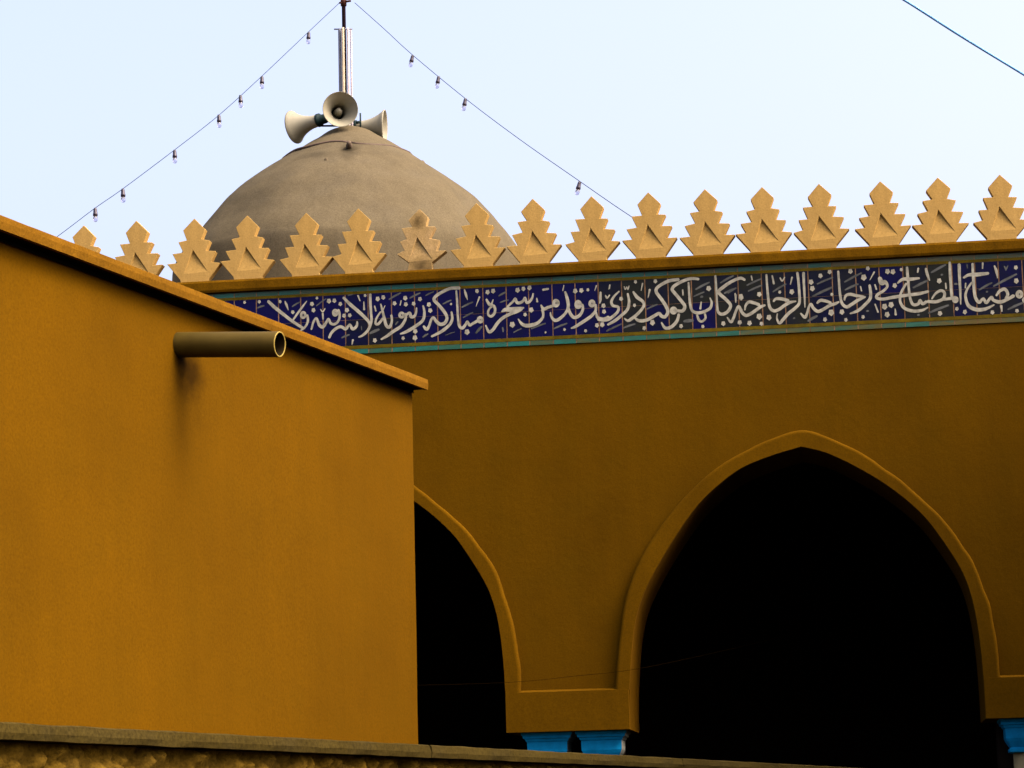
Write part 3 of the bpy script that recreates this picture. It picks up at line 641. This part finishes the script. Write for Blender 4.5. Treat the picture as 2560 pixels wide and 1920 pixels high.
light_string('string of bulbs sloping from the mast down towards the ochre side building', [(852,4,DY),(772,79,26.1),(655,190,25.2),(547,288,24.5),(436,375,23.9),(307,472,23.3),(238,520,23.0),(160,579,22.8),(60,652,22.5)],
             [(771.8,81),(655,192),(601,239),(547,288),(436.5,376),(307,473),(238,521)], 0.0)
light_string('string of bulbs sloping from the mast top down to the toothed parapet over the inscription', [(887,7,DY),(960,72,26.3),(1031,137,25.9),(1163,246,25.1),(1300,349,24.2),(1449,453,23.2),(1531,510,22.7),(1600,556,22.25)],
             [(1031.7,139),(1096.8,191.7),(1163.7,247),(1449.4,455)], 0.2)

# ------------------------------------------------------------------ overhead cable and thin wire
m = MB(); a, b, c_ = at(2130,-75,15.5), at(2410,95,15.8), at(2760,316,16.2)
m.tube(catmull([tuple(at(-600,-1660,12.0)), tuple(at(1500,-400,15.0)), tuple(a), tuple(b), tuple(c_), tuple(at(3200,640,16.8))], 12), 0.0085, 8)
o = m.build('overhead_cable', paint('blue_grey_cable', (0.10, 0.27, 0.55), 0.5, 0.2), None)
o['label'] = 'thick blue-grey overhead cable slanting across the empty sky beyond the parapet'; o['category'] = 'cable'
m = MB(); pts = [FA.world(*q) for q in [(FA.hit(600,1720,-0.8)[0],-0.8,FA.hit(600,1720,-0.8)[1]), (FA.hit(1000,1714,-0.5)[0],-0.5,FA.hit(1000,1714,-0.5)[1]), (FA.hit(1270,1706,-0.35)[0],-0.35,FA.hit(1270,1706,-0.35)[1]), (FA.hit(1440,1690,-0.2)[0],-0.2,FA.hit(1440,1690,-0.2)[1]),
        (FA.hit(1600,1671,-0.1)[0],-0.1,FA.hit(1600,1671,-0.1)[1]), (FA.hit(1830,1622,0.6)[0],0.6,FA.hit(1830,1622,0.6)[1]), (FA.hit(2000,1580,1.6)[0],1.6,FA.hit(2000,1580,1.6)[1])]]
m.tube(catmull([tuple(p) for p in pts], 10), 0.0018, 6)
o = m.build('electric_wire', paint('tan_wire', (0.006, 0.003, 0.0004), 1.0, 0.0), None)
o['label'] = 'thin tan wire sagging across the pillar between the two arches'; o['category'] = 'wire'

# ------------------------------------------------------------------ side building at the left
cp = at(1030, 990, 14.0)
SB = Frame((cp.x, cp.y, 0), (0.3607, 0.9327))
side = thing('side_building', 'plain ochre plastered side building with a thin roof slab and a drain spout', 'building', SB.o, SB.rz)
ztop_in = SB.hit(1040, 960, -0.078)[1]           # underside of the slab at its outer edge
zcap = SB.hit(600, 765.6, -0.078)[1]              # top edge of the slab
TH = 0.062
LW, DW = 7.5, 4.2
m = MB(); NX = 90; NZ = 40; vs = []; fs = []
zc = zcap - TH
px_, pz_ = SB.hit(447, 862, 0.0)
M_SIDE = stucco('ochre_side_plaster', (0.068, 0.0308, 0.0002), 0.05, 0.14, 0.17, 0.18, tint=(0.063, 0.0300, 0.0003),
                stains_and_shade=[((SB.hit(456,905)[0], 0, SB.hit(456,905)[1]), (0.10, 0.3, 0.09), 1.0), ((SB.hit(472,935)[0], 0, SB.hit(472,935)[1]), (0.20, 0.3, 0.17), 0.8), ((SB.hit(478,1000)[0], 0, SB.hit(478,1000)[1]), (0.36, 0.3, 0.36), 0.16)])  # drip stain below the spout, with the spout's shadow painted into it
for i in range(NX+1):
    for k in range(NZ+1):
        x = -LW + LW*i/NX; z = (zc+0.0)*k/NZ
        y = 0.006*noise.noise(Vector((x*0.9, z*0.9, 1))) + 0.002*noise.noise(Vector((x*4, z*4, 7))) if 0 < i < NX else 0
        vs.append((x + (0.006*noise.noise(Vector((3, z*2, 2))) if i == NX else 0), y, z))
for i in range(NX):
    for k in range(NZ): fs.append((i*(NZ+1)+k, (i+1)*(NZ+1)+k, (i+1)*(NZ+1)+k+1, i*(NZ+1)+k+1))
b0 = len(vs); vs += [(-LW, DW, 0), (0, DW, 0), (0, DW, zc), (-LW, DW, zc)]
i0, i1, i2, i3 = 0, NX*(NZ+1), NX*(NZ+1)+NZ, NZ
fs += [(b0, b0+1, b0+2, b0+3)] + [tuple([b0+1] + [NX*(NZ+1)+k for k in range(NZ+1)] + [b0+2])] + [tuple([b0] + [k for k in range(NZ+1)] + [b0+3])]
fs += [tuple([b0+2, b0+3] + [i*(NZ+1)+NZ for i in range(NX+1)])]
m.add(vs, fs); m.build('wall', M_SIDE, side)
# slab
m = MB(); NS = 120; vs = []; fs = []; OV = 0.078
prof = [(-OV, 0.0), (-OV-0.004, TH*0.5), (-OV, TH-0.006), (-OV+0.012, TH), (DW+0.1, TH), (DW+0.1, 0.010), (-OV+0.02, 0.010), (-OV+0.02, 0.0)]; L = len(prof)
for i in range(NS+1):
    x = -LW-0.1 + (LW+0.1+0.04)*i/NS
    for j, (y, z) in enumerate(prof):
        wob = 0.006*noise.noise(Vector((x*1.5, j*0.7, 4))) + 0.003*noise.noise(Vector((x*9, j, 1))) if j < 4 else 0
        vs.append((x, y+wob*0.6, zc+z+wob*(0.3 if j == 0 else 0.6)))
for i in range(NS):
    for j in range(L): fs.append((i*L+j, i*L+(j+1)%L, (i+1)*L+(j+1)%L, (i+1)*L+j))
fs += [tuple(range(L)), tuple(NS*L+j for j in range(L-1, -1, -1))]
m.add(vs, fs); m.build('roof_slab', stucco('slab_plaster', (0.100, 0.047, 0.0030), 0.2, 0.2, 0.25, 0.4), side)
m = MB(); m.box((-LW-0.09, -OV+0.022, 0.0035+zc), (0.033, DW+0.09, 0.0095+zc)); m.box((-LW, -0.0105, zc-0.019), (0.002, -0.0075, zc+0.0025)); m.build('soffit_shade', paint('painted_shade_black', (0.004, 0.0035, 0.003), 0.95, 0.02), side)  # near-black sheet and wall strip stand for the shade under the slab
# spout
base = Vector((px_, 0, pz_)); best = None
def to_px(p):
    q = RM.transposed() @ (p - EYE); return 1280+FPX*q.x/-q.z, 960-FPX*q.y/-q.z
for Li in range(35, 75):
    for ti in range(-6, 16):
        Lg = Li/100; ta = radians(ti)
        e = base + Vector((0, -Lg*cos(ta), -Lg*sin(ta))); q = to_px(SB.world(*e)); er = (q[0]-698)**2+(q[1]-859)**2
        if best is None or er < best[0]: best = (er, Lg, ta)
_, Lg, ta = best
axis = Vector((0, -cos(ta), -sin(ta))); mt = Matrix.Translation(base) @ axis.to_track_quat('Z', 'Y').to_matrix().to_4x4()
R1 = 0.0575; m = MB(); m.lathe([(R1, -0.12), (R1, Lg-0.003)], mt, 40); m.lathe([(R1, Lg-0.003), (R1-0.001, Lg), (R1-0.0055, Lg), (R1-0.006, Lg-0.003)], mt, 40, 1); m.lathe([(R1-0.006, Lg-0.003), (R1-0.006, -0.12)], mt, 40, 2)
m.build('drain_spout', [paint('weathered_grey_pvc', (0.040, 0.028, 0.0045), 0.6, 0.06, var=0.2, scale=7), paint('raw_pipe_edge', (0.20, 0.15, 0.03), 0.6, 0.1), paint('pipe_inner_shade', (0.012, 0.008, 0.002), 0.8, 0.05)], side)  # inner surface coloured near black for the shade inside the spout

# ------------------------------------------------------------------ unseen block, added right of the view to shade the facade
blocker = thing('shade_block', 'plain brown flat-roofed block added beyond the right edge of the view to shade the facade', 'light blocker', (4.75, 9.0, 0))
m = MB(); m.box((0, 0, 0), (8, 11.0, 6.0)); bevel(m.build('wall', stucco('brown_blocker_plaster', (0.10, 0.06, 0.02)), blocker), 0.03)  # body of the added shade block
m = MB(); m.box((-0.15, -0.15, 6.003), (8.15, 11.1, 6.12)); bevel(m.build('roof_slab', M_ROOF, blocker), 0.02)  # top slab of the added shade block

# ------------------------------------------------------------------ boundary wall in front
bp = at(0, 1848, 7.0)
BW = Frame((bp.x, bp.y, 0), (0.3809, 0.9246))
bwall = thing('boundary_wall', 'rough earthen boundary wall topped with thin grey stone coping slabs in the foreground', 'wall', BW.o, BW.rz)
zb0 = bp.z; TC = 0.046
def bx(px, py): return BW.hit(px, py, 0.0)[0]
cuts = [-2.6, bx(1078, 1870), bx(1706, 1900), bx(2500, 1930), 13.0]
cuts.insert(1, -0.9)
M_COP = stucco('grey_coping_stone', (0.027, 0.0195, 0.0040), 0.1, 0.3, 0.4, 0.4, tint=(0.023, 0.018, 0.0065))
for a, b in zip(cuts, cuts[1:]):
    m = MB(); n = max(6, int((b-a)/0.05)); vs = []; fs = []; prof = [(0.0, 0.0), (-0.004, TC*0.4), (0.0, TC-0.004), (0.008, TC), (0.30, TC), (0.30, 0.0)]; L = 6
    for i in range(n+1):
        x = a+0.003 + (b-a-0.006)*i/n
        for j, (y, z) in enumerate(prof):
            chip = 0.012 if (i == n and j in (2, 3) and abs(b-cuts[2]) < 0.01) else 0
            wv = 0.003*noise.noise(Vector((x*6, j, 5))) if j < 4 else 0
            vs.append((x-chip, y+wv, zb0+z+wv))
    for i in range(n):
        for j in range(L): fs.append((i*L+j, i*L+(j+1)%L, (i+1)*L+(j+1)%L, (i+1)*L+j))
    fs += [tuple(range(L)), tuple(n*L+j for j in range(L-1, -1, -1))]
    m.add(vs, fs); m.build('coping_slab', M_COP, bwall)
# rough face set back under the coping
x0, x1 = -2.6, 13.0; crack = bx(1052, 1905); m = MB(); dx = 0.022
zlo = zb0-0.55; vs = []; fs = []; NXX = int((x1-x0)/dx); NZZ = 26
for i in range(NXX+1):
    x = x0 + dx*i
    for k in range(NZZ+1):
        z = zlo + (zb0-0.002-zlo)*k/NZZ
        v = Vector((x*15, z*17, 0)); d_ = noise.voronoi(v)[0]; lump = min(1, (d_[1]-d_[0])*2.2)
        y = 0.075 - 0.04*lump + 0.035*noise.noise(Vector((x*26, z*26, 3))) + 0.012*noise.noise(Vector((x*60, z*60, 8)))
        if abs(x-crack) < 0.022: y += 0.10
        if k == NZZ: y = max(y, 0.05)
        vs.append((x, y, z))
for i in range(NXX):
    for k in range(NZZ): fs.append((i*(NZZ+1)+k, (i+1)*(NZZ+1)+k, (i+1)*(NZZ+1)+k+1, i*(NZZ+1)+k+1))
m.add(vs, fs, 0, True)
m.box((x0, 0.13, 0), (x1, 0.28, zb0-0.004)); m.box((x0, 0.04, 0), (x1, 0.127, zlo+0.02))
m.build('rough_masonry', stucco('earth_and_stone', (0.060, 0.036, 0.004), 0.1, 0.5, 0.5, 0.7, tint=(0.05, 0.032, 0.006)), bwall)
